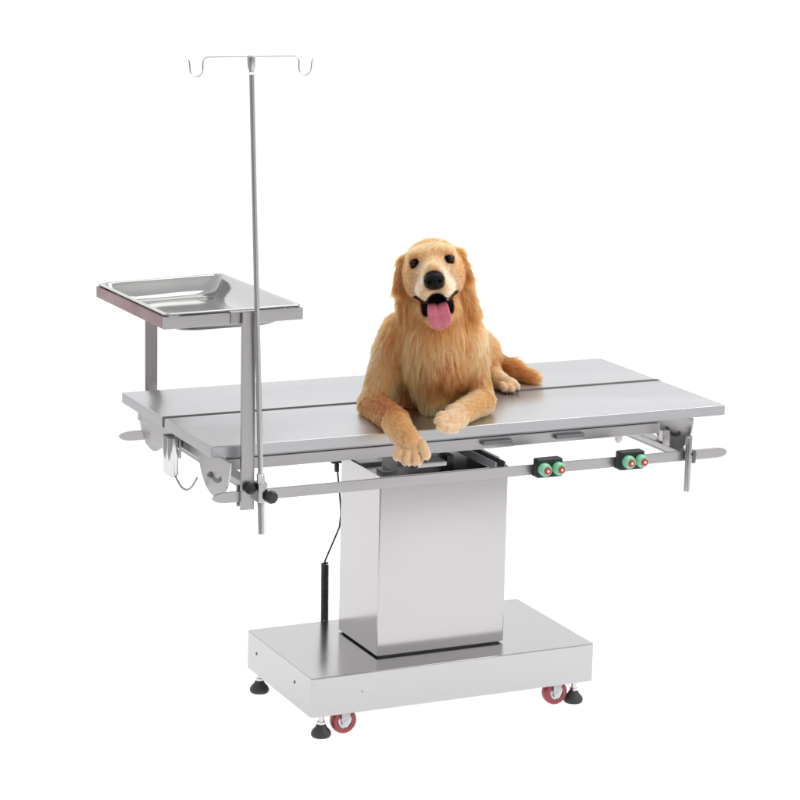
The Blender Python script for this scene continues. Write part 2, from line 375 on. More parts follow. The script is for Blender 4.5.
bm = nb(); box(bm, (-.2135, .5336, .590), (-.1840, .541, .978), .001); S('post', bm, steel_warm, None, 35)
for (x, y, z, s) in ((-.218, -.13, .621, -1), (-.199, .53, .613, 1)):
    bm = nb(); box(bm, (x - .017, y - .0125, z - .024), (x + .017, y - .0035, z + .024), .001) if s > 0 else box(bm, (x - .0175, y + .0035, z - .024), (x + .0175, y + .012, z + .024), .001)
    lathe(bm, [(0, 0), (.005, 0), (.005, .008), (0, .008)], (x, y + (-.004 if s > 0 else .004), z - .032), (0, 0, 1), 12)
    S('rail_clamp', bm, steel_z, None, 35)

# ------------------------------------------------------------------ the pressed tray lying in the frame
tray = thing('instrument_tray', 'shallow shiny rectangular steel tray resting in the raised frame', 'tray', (-.21, .2, 1.0))
Y_ = Off(tray)
bm = nb()
def tl(inset, h, r, wob=0):
    """rounded-rectangle loop, inset metres from the frame outline"""
    Wd, Ln = .316, .662; pts = []
    x0, x1, y0, y1 = inset, Wd - inset, inset, Ln - inset; r = max(r, .002)
    for (cx, cy, a) in ((x1 - r, y1 - r, 0), (x0 + r, y1 - r, 90), (x0 + r, y0 + r, 180), (x1 - r, y0 + r, 270)):
        for i in range(9):
            t = math.radians(a + 90 * i / 8); pts.append((cx + r * math.cos(t), cy + r * math.sin(t)))
    # densify the straight runs
    out = []
    for i, p in enumerate(pts):
        q = pts[(i + 1) % len(pts)]; out.append(p)
        if math.dist(p, q) > .06:
            for k in range(1, 12): out.append((p[0] + (q[0] - p[0]) * k / 12, p[1] + (q[1] - p[1]) * k / 12))
    return [bm.verts.new(fq(x / Wd, y / Ln, h + wob * math.sin(x * 23 + y * 17))) for x, y in out]
prof = [(.003, .0022, .012), (.002, .0045, .013), (.004, .0068, .014), (.008, .0074, .016), (.012, .0060, .020), (.015, .002, .024), (.018, -.005, .029), (.022, -.014, .034),
        (.0275, -.023, .038), (.035, -.031, .042), (.045, -.037, .044), (.058, -.040, .04), (.075, -.041, .03), (.11, -.0412, .01)]
loops = [tl(i, h, r) for i, h, r in prof]
n = len(loops[0])
for A, B in zip(loops[:-1], loops[1:]):
    for i in range(n): bm.faces.new((A[i], A[(i + 1) % n], B[(i + 1) % n], B[i]))
bm.faces.new(loops[-1])
for f in bm.faces: f.smooth = True
ob = Y_('tray_pan', bm, tray_steel, None, 60)
md = ob.modifiers.new('thickness', 'SOLIDIFY'); md.thickness = .0012; md.offset = -1

# ------------------------------------------------------------------ infusion stand
iv = thing('infusion_stand', 'tall thin steel drip pole with two hooks clamped to the front left of the rail', 'drip stand', (-.19, -.15, .54))
I = Off(iv)
b0 = Vector((-.1888, -.155, .540)); b1 = Vector((-.2233, -.155, 1.5739 - .004))
def pl(z): return b0.lerp(b1, (z - b0.z) / (b1.z - b0.z))
bm = nb(); tube(bm, [pl(.66), pl(.9), pl(1.2), pl(1.53)], .0058, 20); I('pole', bm, chrome, None, 40)
bm = nb(); lathe(bm, [(.0058, 0), (.0062, .004), (.0088, .012), (.0092, .030), (.0085, .0345), (0, .0345)], pl(1.535), (b1 - b0).normalized(), 20); I('pole_tip', bm, chrome, None, 40)
bm = nb(); tube(bm, [pl(.54), pl(.6), pl(.672), pl(.6745)], [.0085, .0085, .0085, .0065], 22); I('sleeve', bm, chrome, None, 40)
top = pl(1.567)
def P3(u, v): return top + Vector((u, -0.10 * u * 0, v))
bm = nb(); tube(bm, [P3(-.098, 0), P3(-.05, .0006), P3(0, 0), P3(.05, 0), P3(.095, 0)], .0017, 10); I('hook_bar', bm, chrome, None, 60)
for s in (-1, 1):
    pts = [P3(s * .095, 0)] + [P3(s * (.095 + .012 * math.sin(math.radians(a))), -.012 * (1 - math.cos(math.radians(a)))) for a in range(15, 91, 15)]
    e = s * .107
    pts += [P3(e, -.02)] + [P3(e + s * (.014 - .014 * math.cos(math.radians(a))), -.024 - .016 * math.sin(math.radians(a))) for a in range(0, 181, 15)]
    pts += [P3(e + s * .0285, -.016), P3(e + s * .0295, -.010), P3(e + s * .0315, -.005)]
    bm = nb(); tube(bm, pts, .0017, 10); I('hook', bm, chrome, None, 60)
def knob(c, axis, r):
    bm = nb(); prof = [(0, 0), (r * .6, 0), (r, .004), (r, .013), (r * .85, .017), (0, .018)]
    lathe(bm, prof, c, axis, 24)
    ax = Vector(axis).normalized(); cc = Vector(c)
    for v in bm.verts:
        d = v.co - cc; h = d.dot(ax); rr = d - ax * h
        if rr.length > r * .8:
            q = ax.orthogonal().normalized(); q2 = ax.cross(q); a = math.atan2(rr.dot(q2), rr.dot(q)); v.co -= rr * .10 * (.5 + .5 * math.cos(a * 8))
    I('knob', bm, black_plastic, None, 40)
knob((-.1785, -.168, .6255), (.25, -1, -.05), .0145); knob((-.2085, -.150, .642), (-.8, -.5, 0), .012)
bm = nb(); box(bm, (-.203, -.168, .612), (-.181, -.1365, .655), .002); I('clamp_block', bm, chrome, None, 35)

# ------------------------------------------------------------------ short socket rod on the right
rod = thing('rail_socket', 'short vertical steel tube clamped on the right end of the front rail', 'rail clamp', (.887, -.15, .54))
Rr = Off(rod)
bm = nb(); tube(bm, [(.888, -.147, .539), (.888, -.147, .60), (.888, -.147, .668), (.888, -.147, .6715)], [.0085, .0085, .0085, .0075], 22); Rr('tube', bm, chrome, None, 40)
bm = nb(); box(bm, (.893, -.152, .606), (.906, -.1336, .636), .001); lathe(bm, [(0, 0), (.004, 0), (.004, .006), (0, .006)], (.899, -.1525, .628), (0, -1, 0), 10); Rr('clamp', bm, dark_metal, None, 35)

# ------------------------------------------------------------------ the dog
# The body is one surface: smoothly blended capsules and ellipsoids (metres, relative to the dog's origin), meshed with surface nets.
# entry: kind, numbers, blend radius, direction the coat lies (right, away, up), coat length in mm, coat colour, in the head's tilted frame
PRIMS = [
    ('e', [0.0987, 0.1746, 0.1191, 0.1021, 0.2135, 0.109], 0.0186, (0, 0.4, -1), 24, 3, 0),
    ('e', [0.0354, 0.0662, 0.148, 0.0673, 0.0835, 0.1021], 0.0209, (0, -0.15, -1), 40, 1, 0),
    ('c', [0.0276, 0.0478, 0.1099, 0.0534, 0.0313, 0.0461, 0.0397, 0.0348], 0.0209, (0, -0.1, -1), 46, 1, 0),
    ('e', [0.0624, 0.1585, 0.0217, 0.0835, 0.0696, 0.051], 0.0232, (0, 0, -1), 26, 3, 0),  # belly filler; darkest coat colour paints in the shade under the chest
    ('c', [0.0282, 0.0531, 0.2763, 0.0603, 0.0414, 0.08, 0.1732, 0.0835], 0.0278, (0, -0.1, -1), 38, 0, 0),
    ('e', [-0.0139, 0.1392, 0.1375, 0.0534, 0.0789, 0.0882], 0.0162, (0.25, 0, -1), 15, 0, 0),
    ('c', [-0.0369, 0.1279, 0.1317, 0.0464, -0.0829, 0.1109, 0.0298, 0.036], 0.0162, (-0.1, 0, -1), 14, 1, 0),
    ('c', [-0.0951, 0.1, 0.0165, 0.0325, -0.1252, -0.0848, 0.0251, 0.0278], 0.0232, (0.35, -1, -0.3), 13, 4, 0),
    ('c', [-0.1315, -0.1039, 0.0205, 0.0278, -0.1303, -0.1708, -0.008, 0.0278], 0.0139, (0.3, -0.5, -1), 8, 1, 0),
    ('e', [0.1308, 0.0821, 0.1391, 0.0464, 0.0789, 0.0835], 0.0162, (-0.1, 0.2, -1), 16, 1, 0),
    ('c', [0.1267, 0.062, 0.1148, 0.0394, 0.1473, 0.0412, 0.0324, 0.0302], 0.0162, (0.1, 0.1, -1), 16, 0, 0),
    ('c', [0.1381, 0.0124, 0.0295, 0.029, 0.0221, -0.0878, 0.0262, 0.0232], 0.0186, (-1, -0.5, -0.2), 11, 1, 0),
    ('c', [0.0197, -0.0977, 0.0262, 0.0232, -0.0161, -0.1251, 0.0255, 0.0209], 0.0162, (-1, -0.5, -0.1), 8, 2, 0),
    ('c', [0.1819, 0.246, 0.0872, 0.0789, 0.3132, 0.4052, 0.0627, 0.058], 0.0325, (0.3, 1, -0.4), 26, 0, 0),
    ('e', [0.3156, 0.3599, 0.0484, 0.0394, 0.0974, 0.051], 0.0232, (0.4, 0.5, -0.8), 26, 0, 0),
    ('c', [0.3044, 0.2989, 0.0335, 0.0232, 0.3018, 0.2558, 0.0222, 0.0197], 0.0162, (0.5, -0.5, -0.6), 14, 1, 0),
    ('c', [0.3019, 0.2558, 0.0198, 0.0186, 0.3144, 0.2168, 0.018, 0.0174], 0.0139, (0.7, -0.6, -0.3), 7, 2, 0),
    ('c', [0.3585, 0.406, 0.0445, 0.0209, 0.3853, 0.3381, 0.0268, 0.022], 0.0186, (1, -0.2, -0.3), 22, 3, 0),
    ('c', [0.3853, 0.3381, 0.0268, 0.0209, 0.414, 0.2915, 0.0139, 0.0174], 0.0186, (1, -0.3, -0.35), 18, 0, 0),
    ('c', [-0.1487, -0.1666, -0.012, 0.0121, -0.1617, -0.1825, -0.0286, 0.0139], 0.0023, (0.2, -0.5, -1), 3, 2, 0),
    ('c', [-0.1409, -0.1835, -0.019, 0.0121, -0.1503, -0.2011, -0.0354, 0.0139], 0.0023, (0.2, -0.5, -1), 3, 2, 0),
    ('c', [-0.1275, -0.192, -0.0182, 0.0121, -0.1328, -0.2116, -0.0345, 0.0139], 0.0023, (0.2, -0.5, -1), 3, 2, 0),
    ('c', [-0.1128, -0.1912, -0.0071, 0.0121, -0.1148, -0.2123, -0.0234, 0.0139], 0.0023, (0.2, -0.5, -1), 3, 2, 0),
    ('c', [-0.0143, -0.1259, 0.0369, 0.01, -0.037, -0.134, 0.0403, 0.0102], 0.0028, (-1, -0.4, -0.2), 5, 2, 0),
    ('c', [-0.0258, -0.1371, 0.0288, 0.01, -0.0483, -0.1452, 0.0322, 0.0102], 0.0028, (-1, -0.4, -0.2), 5, 2, 0),
    ('c', [-0.0237, -0.1436, 0.0175, 0.01, -0.0462, -0.1518, 0.0209, 0.0102], 0.0028, (-1, -0.4, -0.2), 5, 2, 0),
    ('c', [-0.0082, -0.1453, 0.011, 0.01, -0.0309, -0.1535, 0.0144, 0.0102], 0.0028, (-1, -0.4, -0.2), 5, 2, 0),
    ('c', [0.2932, 0.2124, 0.0179, 0.0097, 0.2943, 0.1986, 0.0132, 0.0097], 0.0014, (0.5, -0.6, -0.5), 3, 2, 0),
    ('c', [0.3062, 0.2062, 0.0175, 0.0097, 0.3074, 0.1924, 0.0128, 0.0097], 0.0014, (0.5, -0.6, -0.5), 3, 2, 0),
    ('c', [0.324, 0.2145, 0.0203, 0.0097, 0.3251, 0.2007, 0.0156, 0.0097], 0.0014, (0.5, -0.6, -0.5), 3, 2, 0),
    ('e', [0.0108, 0.0281, 0.3478, 0.0661, 0.0928, 0.0626], 0.0186, (0, 0.8, 0.25), 9, 0, 1),
    ('e', [-0.014, -0.0177, 0.3718, 0.0487, 0.0394, 0.0302], 0.0186, (0, 0.5, 0.8), 6, 1, 1),
    ('e', [-0.0278, 0.0186, 0.3196, 0.0313, 0.065, 0.0418], 0.0186, (-0.6, 0.7, -0.7), 11, 4, 1),
    ('e', [0.0347, -0.0108, 0.3298, 0.0313, 0.065, 0.0418], 0.0186, (0.6, 0.7, -0.7), 11, 4, 1),
    ('c', [-0.0134, -0.0269, 0.3417, 0.0371, -0.0422, -0.0906, 0.3398, 0.0267], 0.0162, (0, 1, 0.2), 5, 2, 1),
    ('e', [-0.0435, -0.0547, 0.3115, 0.0244, 0.058, 0.0267], 0.0093, (-0.6, 1, -0.2), 5, 2, 1),
    ('e', [-0.0076, -0.0716, 0.3174, 0.0244, 0.058, 0.0267], 0.0093, (0.6, 1, -0.2), 5, 2, 1),
    ('c', [-0.0188, -0.0298, 0.3671, 0.0209, -0.0449, -0.0894, 0.3597, 0.0186], 0.0139, (0, 1, 0.6), 5, 1, 1),
    ('e', [-0.0456, -0.0062, 0.3845, 0.0186, 0.0209, 0.0093], 0.0186, (-0.5, 0.3, 1), 5, 1, 1),
    ('e', [0.0104, -0.0325, 0.3935, 0.0186, 0.0209, 0.0093], 0.0186, (0.5, 0.3, 1), 5, 1, 1),
    ('c', [0.014, 0.0045, 0.2605, 0.0464, -0.0181, -0.071, 0.2458, 0.0197], 0.0116, (0, 0.4, -1), 10, 0, 1),
    ('c', [0.0225, 0.0226, 0.2592, 0.0418, 0.0435, 0.0458, 0.1943, 0.051], 0.0209, (0, 0, -1), 34, 0, 1),
    ('c', [-0.0428, 0.0588, 0.3541, 0.0174, -0.0568, 0.0599, 0.2951, 0.0128], 0.0093, (-0.15, 0.1, -1), 17, 3, 1),
    ('c', [0.0621, 0.0094, 0.3734, 0.0174, 0.0824, -0.0056, 0.3224, 0.0128], 0.0093, (0.15, 0.1, -1), 17, 3, 1),
    ('c', [-0.0237, 0.0774, 0.277, 0.0255, -0.0067, 0.0916, 0.2092, 0.0371], 0.0209, (-0.1, 0, -1), 28, 4, 1),
    ('c', [0.0838, 0.0269, 0.2992, 0.0255, 0.1055, 0.0388, 0.2322, 0.0302], 0.0209, (0.1, 0, -1), 28, 4, 1),
]
CUTS = [
    ([-0.156, -0.1952, -0.0208, 0.0023, -0.1623, -0.2044, -0.0384, 0.0039], 0.0023, 'toe'),
    ([-0.1433, -0.2089, -0.0232, 0.0023, -0.1465, -0.2173, -0.0435, 0.0039], 0.0023, 'toe'),
    ([-0.1257, -0.2127, -0.0193, 0.0023, -0.1276, -0.2229, -0.037, 0.0039], 0.0023, 'toe'),
    ([-0.0571, -0.1389, 0.2953, 0.0197, -0.0067, -0.0356, 0.2752, 0.0197], 0.0046, 'mouth'),
    ([-0.0668, -0.1344, 0.2847, 0.0174, -0.0187, -0.0354, 0.2652, 0.0174], 0.0046, 'mouth'),
    ([-0.0451, -0.1445, 0.2882, 0.0174, 0.0034, -0.0458, 0.2688, 0.0174], 0.0046, 'mouth'),
    ([-0.0495, -0.1314, 0.2692, 0.0186, -0.01, -0.0506, 0.2531, 0.0186], 0.0046, 'mouth'),
    ([-0.0693, -0.1, 0.2757, 0.0139, -0.0302, -0.0189, 0.2597, 0.0139], 0.0028, 'mouth'),
    ([-0.0734, -0.0926, 0.284, 0.0084, -0.0344, -0.0114, 0.2682, 0.0084], 0.0028, 'mouth'),
    ([-0.0779, -0.0849, 0.2911, 0.006, -0.0391, -0.0037, 0.2754, 0.006], 0.0028, 'mouth'),
    ([-0.081, -0.0779, 0.2962, 0.0039, -0.0444, -0.0012, 0.2814, 0.0039], 0.0028, 'mouth'),
    ([-0.016, -0.1251, 0.2844, 0.0139, 0.024, -0.0445, 0.2686, 0.0139], 0.0028, 'mouth'),
    ([-0.0101, -0.1223, 0.2943, 0.0084, 0.0299, -0.0417, 0.2786, 0.0084], 0.0028, 'mouth'),
    ([-0.0036, -0.1199, 0.3032, 0.006, 0.0365, -0.0393, 0.2877, 0.006], 0.0028, 'mouth'),
    ([0.0021, -0.1171, 0.3097, 0.0039, 0.0401, -0.041, 0.2952, 0.0039], 0.0028, 'mouth'),
    ([-0.0621, -0.0194, 0.3639, 0.0086, -0.057, -0.0273, 0.3682, 0.009], 0.0035, 'eye'),
    ([0.0161, -0.0562, 0.3767, 0.0086, 0.006, -0.057, 0.3784, 0.009], 0.0035, 'eye'),
]
PTS = {'eyeL': [-0.061, -0.0266, 0.3678], 'eyeR': [0.0092, -0.0596, 0.3792], 'nose': [-0.0517, -0.1105, 0.3423], 't0': [-0.0126, -0.0493, 0.2733], 't1': [-0.0305, -0.0851, 0.2826], 't2': [-0.0422, -0.1128, 0.2813], 't3': [-0.0452, -0.1257, 0.2682], 't4': [-0.0421, -0.1272, 0.2506], 't5': [-0.0367, -0.122, 0.2349], 'toothL': [-0.0575, -0.0835, 0.2943], 'toothR': [-0.0168, -0.1071, 0.303]}

DO = Vector((.2781, -.013, .727))
Fw = np.array([.4258, .9048, 0.]); Rg = np.array([.9048, -.4258, 0.]); Up = np.array([0, 0, 1.])
BODY = np.stack([Rg, Fw, Up]); a7 = math.radians(7)
HEAD = np.stack([Rg * math.cos(a7) + Up * math.sin(a7), Fw, -Rg * math.sin(a7) + Up * math.cos(a7)])
def sd_cap(p, q):
    a = np.array(q[:3]); b = np.array(q[4:7]); ra, rb = q[3], q[7]; ba = b - a; L2 = ba @ ba
    t = np.clip(((p - a) @ ba) / max(L2, 1e-12), 0, 1)
    return np.linalg.norm(p - a - t[..., None] * ba, axis=-1) - (ra + (rb - ra) * t)
def sd_ell(p, q, B):
    r = np.array(q[3:6]); l = (p - np.array(q[:3])) @ B.T
    k0 = np.linalg.norm(l / r, axis=-1); k1 = np.linalg.norm(l / (r * r), axis=-1)
    return k0 * (k0 - 1) / np.maximum(k1, 1e-9)
def sd_prim(P, p): return sd_cap(p, P[1]) if P[0] == 'c' else sd_ell(p, P[1], HEAD if P[6] else BODY)
def bounds(P):
    q = np.array(P[1])
    if P[0] == 'c': return np.minimum(q[:3] - q[3], q[4:7] - q[7]), np.maximum(q[:3] + q[3], q[4:7] + q[7])
    m = np.linalg.norm(np.abs(HEAD if P[6] else BODY).T * 1.0 * q[3:6], axis=1); return q[:3] - m, q[:3] + m
def smin(a, b, k):
    h = np.clip(.5 + .5 * (b - a) / k, 0, 1); return b * (1 - h) + a * h - k * h * (1 - h)
def field(p):
    f = np.full(p.shape[:-1], .5)
    for P in PRIMS: f = smin(f, sd_prim(P, p), P[2])
    for q, k, _ in CUTS: f = -smin(-f, sd_cap(p, q), k)
    return f
def grid_mesh(h):
    bs = [bounds(P) for P in PRIMS]; pad = .03
    lo = np.min([b[0] for b in bs], 0) - pad; hi = np.max([b[1] for b in bs], 0) + pad
    n = np.ceil((hi - lo) / h).astype(int) + 1
    f = np.full(n, .05, np.float32)
    ax = [lo[i] + h * np.arange(n[i]) for i in range(3)]
    def local(b, pd):
        i0 = np.clip(((b[0] - pd - lo) / h).astype(int), 0, n - 1); i1 = np.clip(((b[1] + pd - lo) / h).astype(int) + 2, 1, n)
        s = tuple(slice(i0[i], i1[i]) for i in range(3)); return s, np.stack(np.meshgrid(*[ax[i][s[i]] for i in range(3)], indexing='ij'), -1)
    for P, b in zip(PRIMS, bs):
        s, p = local(b, .03 + P[2]); f[s] = smin(f[s], sd_prim(P, p), P[2])
    for q, k, _ in CUTS:
        qa = np.array(q); b = (np.minimum(qa[:3] - qa[3], qa[4:7] - qa[7]), np.maximum(qa[:3] + qa[3], qa[4:7] + qa[7]))
        s, p = local(b, .012); f[s] = -smin(-f[s], sd_cap(p, q), k)
    sg = f < 0
    c = [sg[i:n[0] - 1 + i, j:n[1] - 1 + j, k:n[2] - 1 + k] for i in (0, 1) for j in (0, 1) for k in (0, 1)]
    cnt = sum(x.astype(np.int8) for x in c); act = (cnt > 0) & (cnt < 8)
    idx = np.full(act.shape, -1, np.int64); A = np.argwhere(act); idx[act] = np.arange(len(A))
    acc = np.zeros((len(A), 3)); num = np.zeros(len(A))
    cor = [(i, j, k) for i in (0, 1) for j in (0, 1) for k in (0, 1)]
    for x in range(8):
        for y in range(x + 1, 8):
            d = np.array(cor[y]) - cor[x]
            if abs(d).sum() != 1: continue
            fa = f[tuple((A + cor[x]).T)]; fb = f[tuple((A + cor[y]).T)]; m = (fa < 0) != (fb < 0)
            t = fa[m] / (fa[m] - fb[m]); acc[m] += np.array(cor[x]) + t[:, None] * d; num[m] += 1
    V = lo + h * (A + acc / num[:, None]); Q = []
    for d in range(3):
        e = [0, 0, 0]; e[d] = 1; u, w = [q for q in range(3) if q != d]
        s0 = [slice(1, n[i] - 1) for i in range(3)]; s0[d] = slice(0, n[d] - 1)
        s1 = list(s0); s1[d] = slice(1, n[d]); a = sg[tuple(s0)]; b = sg[tuple(s1)]
        E = np.argwhere(a != b); sgn = a[tuple(E.T)]; base = E + [0 if i == d else 1 for i in range(3)]
        def at(du, dw):
            o = base.copy(); o[:, u] += du; o[:, w] += dw; return idx[tuple(o.T)]
        q = np.stack([at(-1, -1), at(0, -1), at(0, 0), at(-1, 0)], 1)
        flip = sgn if d != 1 else ~sgn
        q[~flip] = q[~flip][:, ::-1]; Q.append(q)
    return V, np.concatenate(Q)
V, Q = grid_mesh(.003)
for _ in range(2):      # relax onto the exact surface
    g0 = field(V); e = 4e-4
    G = np.stack([field(V + np.eye(3)[i] * e) - g0 for i in range(3)], 1) / e
    G /= np.maximum(np.linalg.norm(G, axis=1)[:, None], .3); V = V - G * g0[:, None] * .8

COATS = np.array([(.50, .172, .042), (.70, .345, .125), (.82, .54, .31), (.35, .090, .016), (.44, .135, .030)])
def weights(p):
    """per primitive closeness, for coat direction, length and colour"""
    D = np.stack([sd_prim(P, p) for P in PRIMS], 1); D -= D.min(1)[:, None]
    W = np.exp(-np.maximum(D, 0) / .006); return W / W.sum(1)[:, None]
flows = []
for P in PRIMS:
    v = np.array(P[3], float); v /= np.linalg.norm(v); flows.append(v @ (HEAD if P[6] else BODY))
flows = np.array(flows); lens = np.array([P[4] for P in PRIMS]) * .001; cols = COATS[[P[5] for P in PRIMS]]
def cutdist(p, kind): return np.min([sd_cap(p, q) for q, k, kd in CUTS if kd == kind], 0)
def lipdist(p):
    return cutdist(p, 'mouth')
nose_c = np.array(PTS['nose'])
def nose_dist(p):
    l = (p - nose_c) @ HEAD.T; return np.linalg.norm(l / np.array([.0245, .020, .0215]), axis=1) - 1
W = weights(V); vc = W @ cols
def inner_lip(p):
    """true where the surface faces into the mouth"""
    e = 4e-4; c0 = cutdist(p, 'mouth'); f0 = field(p); I3 = np.eye(3)
    gc = np.stack([cutdist(p + I3[i] * e, 'mouth') - c0 for i in range(3)], 1) / e; gf = np.stack([field(p + I3[i] * e) - f0 for i in range(3)], 1) / e
    gf /= np.maximum(np.linalg.norm(gf, axis=1)[:, None], 1e-6); return np.where((gc * gf).sum(1) < -.30, np.maximum(c0 - .0030, 0), c0)
lip = inner_lip(V); eye = cutdist(V, 'eye'); nd = nose_dist(V)
skin = np.clip(1 - lip / .004, 0, 1); vc = vc * (1 - skin[:, None]) + np.array([.0045, .003, .003]) * skin[:, None]
es = np.clip(1 - (eye - .0005) / .0025, 0, 1); vc = vc * (1 - es[:, None]) + np.array([.005, .004, .0035]) * es[:, None]
ns = np.clip(1 - nd / .14, 0, 1); vc = vc * (1 - ns[:, None]) + np.array([.03, .022, .02]) * ns[:, None]
me = bpy.data.meshes.new('dog'); me.from_pydata(V.tolist(), [], Q.tolist()); me.shade_smooth()
ca = me.color_attributes.new('coat', 'FLOAT_COLOR', 'POINT'); ca.data.foreach_set('color', np.concatenate([vc * .8, np.ones((len(V), 1))], 1).ravel().astype(np.float32))
sm, st, sb = new_mat('dog_skin'); sb.inputs['Roughness'].default_value = .6; sb.inputs['Specular IOR Level'].default_value = .12
an = st.nodes.new('ShaderNodeAttribute'); an.attribute_name = 'coat'; st.links.new(an.outputs['Color'], sb.inputs['Base Color'])
dog = link('dog', me, sm); dog.location = DO
dog['label'] = 'golden retriever lying on the tabletop with open mouth and pink tongue out'; dog['category'] = 'dog'

def dog_part(name, bm, mat, smooth=60): return obj(name, bm, mat, dog, smooth)
def to_head(bm, c, B=None):
    M3 = Matrix(((B if B is not None else HEAD).T.tolist()))
    for v in bm.verts: v.co = M3 @ v.co + Vector(c)
# surface point along the viewing-out direction at the eyes
def surf(p0, d):
    p = np.array(p0, float)
    for _ in range(40):
        f = field(p[None])[0]; p = p - d * f * .8 if False else p + d * f * .8
        if abs(f) < 1e-5: break
    return p
eye_m = plain('eye_iris', (.030, .012, .005), .10, spec=.22, nscale=200, var=.3); pupil_m = plain('eye_pupil', (.002, .002, .002), .08, spec=.3)
for nm in ('eyeL', 'eyeR'):
    c = np.array(PTS[nm]) ; c = surf(c - Fw * .08, Fw) + Fw * .0062 - Up * .001
    bm = nb(); bmesh.ops.create_uvsphere(bm, u_segments=28, v_segments=18, radius=.0124); to_head(bm, c); e_ = dog_part('eye', bm, eye_m)
    bm = nb(); bmesh.ops.create_uvsphere(bm, u_segments=20, v_segments=10, radius=.0052)
    for v in bm.verts: v.co.y = v.co.y * .25 - .0117
    bmesh.ops.rotate(bm, verts=bm.verts, matrix=Matrix.Rotation(math.radians(-12), 3, 'X')); to_head(bm, c); o = obj('pupil', bm, pupil_m, e_, 60)
# nose leather with nostrils
bm = nb(); bmesh.ops.create_icosphere(bm, subdivisions=5, radius=1)
for v in bm.verts:
    x, y, z = v.co; s = 1.0
    w = .0235 * (1 - .18 * max(0, -z)) ; hgt = .0195
    if z > 0: z *= .86
    q = Vector((x * w * (1 + .05 * z), y * .0165, z * hgt))
    dn = min(math.hypot((q.x - .0105), (q.z + .001) * 1.1), math.hypot((q.x + .0105), (q.z + .001) * 1.1))
    if y < 0:
        q.y += .0085 * math.exp(-(dn / .0042) ** 2); q.y += .0035 * math.exp(-(q.x / .0016) ** 2) * (1 if q.z < .002 else 0)
    v.co = q
to_head(bm, nose_c)
dog_part('nose', bm, plain('nose_leather', (.003, .0028, .003), .36, spec=.14, nscale=900, bump=.6), 80)
# tongue
bm = nb(); tp = [Vector(PTS['t%d' % i]) for i in range(6)]
def cr(P, t):
    i = min(int(t), len(P) - 2); u = t - i; p0 = P[max(i - 1, 0)]; p1 = P[i]; p2 = P[i + 1]; p3 = P[min(i + 2, len(P) - 1)]
    return .5 * ((2 * p1) + (p2 - p0) * u + (2 * p0 - 5 * p1 + 4 * p2 - p3) * u * u + (3 * p1 - p0 - 3 * p2 + p3) * u ** 3)
rings = []; NR = 40; NC = 24; X = Vector(HEAD[0])
for i in range(NR + 1):
    t = 5 * i / NR; p = cr(tp, t); d = (cr(tp, min(5, t + .05)) - cr(tp, max(0, t - .05))).normalized(); nrm = X.cross(d).normalized()
    e = i / NR; wd = .0205 + .006 * math.sin(min(1, e * 1.15) * PI / 2) ** 2; wd *= math.sqrt(max(0, 1 - ((e - .62) / .38) ** 2)) if e > .62 else 1; th = .0045 * (1 - .35 * e)
    if i == NR: rings.append([bm.verts.new(p)]); continue
    wd = max(wd, .003)
    r = []
    for k in range(NC):
        a = 2 * PI * k / NC; cx_, sy = math.cos(a), math.sin(a); up = abs(sy) ** .7 * (1 if sy > 0 else -1)
        groove = -.0048 * math.exp(-(cx_ / .16) ** 2) * (1 - .6 * e); cup = .0035 * cx_ * cx_ * (1 - e)
        r.append(bm.verts.new(p + X * wd * cx_ + nrm * (-(th * up) + (0 if sy < 0 else -groove) - cup)))
    rings.append(r)
for A, B in zip(rings[:-1], rings[1:]):
    for k in range(NC):
        if len(B) == 1: bm.faces.new((A[k], A[(k + 1) % NC], B[0]))
        else: bm.faces.new((A[k], A[(k + 1) % NC], B[(k + 1) % NC], B[k]))
tm, tt, tb = new_mat('tongue_flesh'); tb.inputs['Roughness'].default_value = .33; tb.inputs['Subsurface Weight'].default_value = .25; tb.inputs['Subsurface Scale'].default_value = .004
tno = tt.nodes.new('ShaderNodeTexNoise'); tno.inputs['Scale'].default_value = 260; tmx = tt.nodes.new('ShaderNodeMix'); tmx.data_type = 'RGBA'
tmx.inputs[6].default_value = (.44, .075, .125, 1); tmx.inputs[7].default_value = (.60, .17, .235, 1); tco = tt.nodes.new('ShaderNodeTexCoord')
tt.links.new(tco.outputs['Object'], tno.inputs['Vector']); tt.links.new(tno.outputs['Fac'], tmx.inputs[0]); tt.links.new(tmx.outputs[2], tb.inputs['Base Color'])
tbu = tt.nodes.new('ShaderNodeBump'); tbu.inputs['Strength'].default_value = .35; tbu.inputs['Distance'].default_value = .0008; tt.links.new(tno.outputs['Fac'], tbu.inputs['Height']); tt.links.new(tbu.outputs[0], tb.inputs['Normal'])
dog_part('tongue', bm, tm, 80)
tooth_m = plain('tooth_enamel', (.72, .68, .58), .25)
for nm in ('toothR',):
    bm = nb(); lathe(bm, [(0, -.0085), (.0008, -.007), (.0018, -.003), (.0022, .002), (0, .003)], (0, 0, 0), (0, 0, 1), 12); to_head(bm, PTS[nm]); dog_part('tooth', bm, tooth_m, 60)
claw_m = plain('claw_horn', (.035, .022, .018), .3, coat=.3)
for P in [P for P in PRIMS if P[0] == 'c' and P[4] in (3, 4) and P[1][7] < .015 and not P[6]]:
    a, b = Vector(P[1][:3]), Vector(P[1][4:7]); d = (b - a).normalized(); d = (d + Vector((0, 0, -.8))).normalized(); r = P[1][7]
    bm = nb(); q = b + d * r * .80; tube(bm, [q, q + d * .003, q + d * .0055 + Vector((0, 0, -.0012)), q + d * .0072 + Vector((0, 0, -.003))], [.0032, .003, .0022, .0008], 8); dog_part('claw', bm, claw_m, 60)

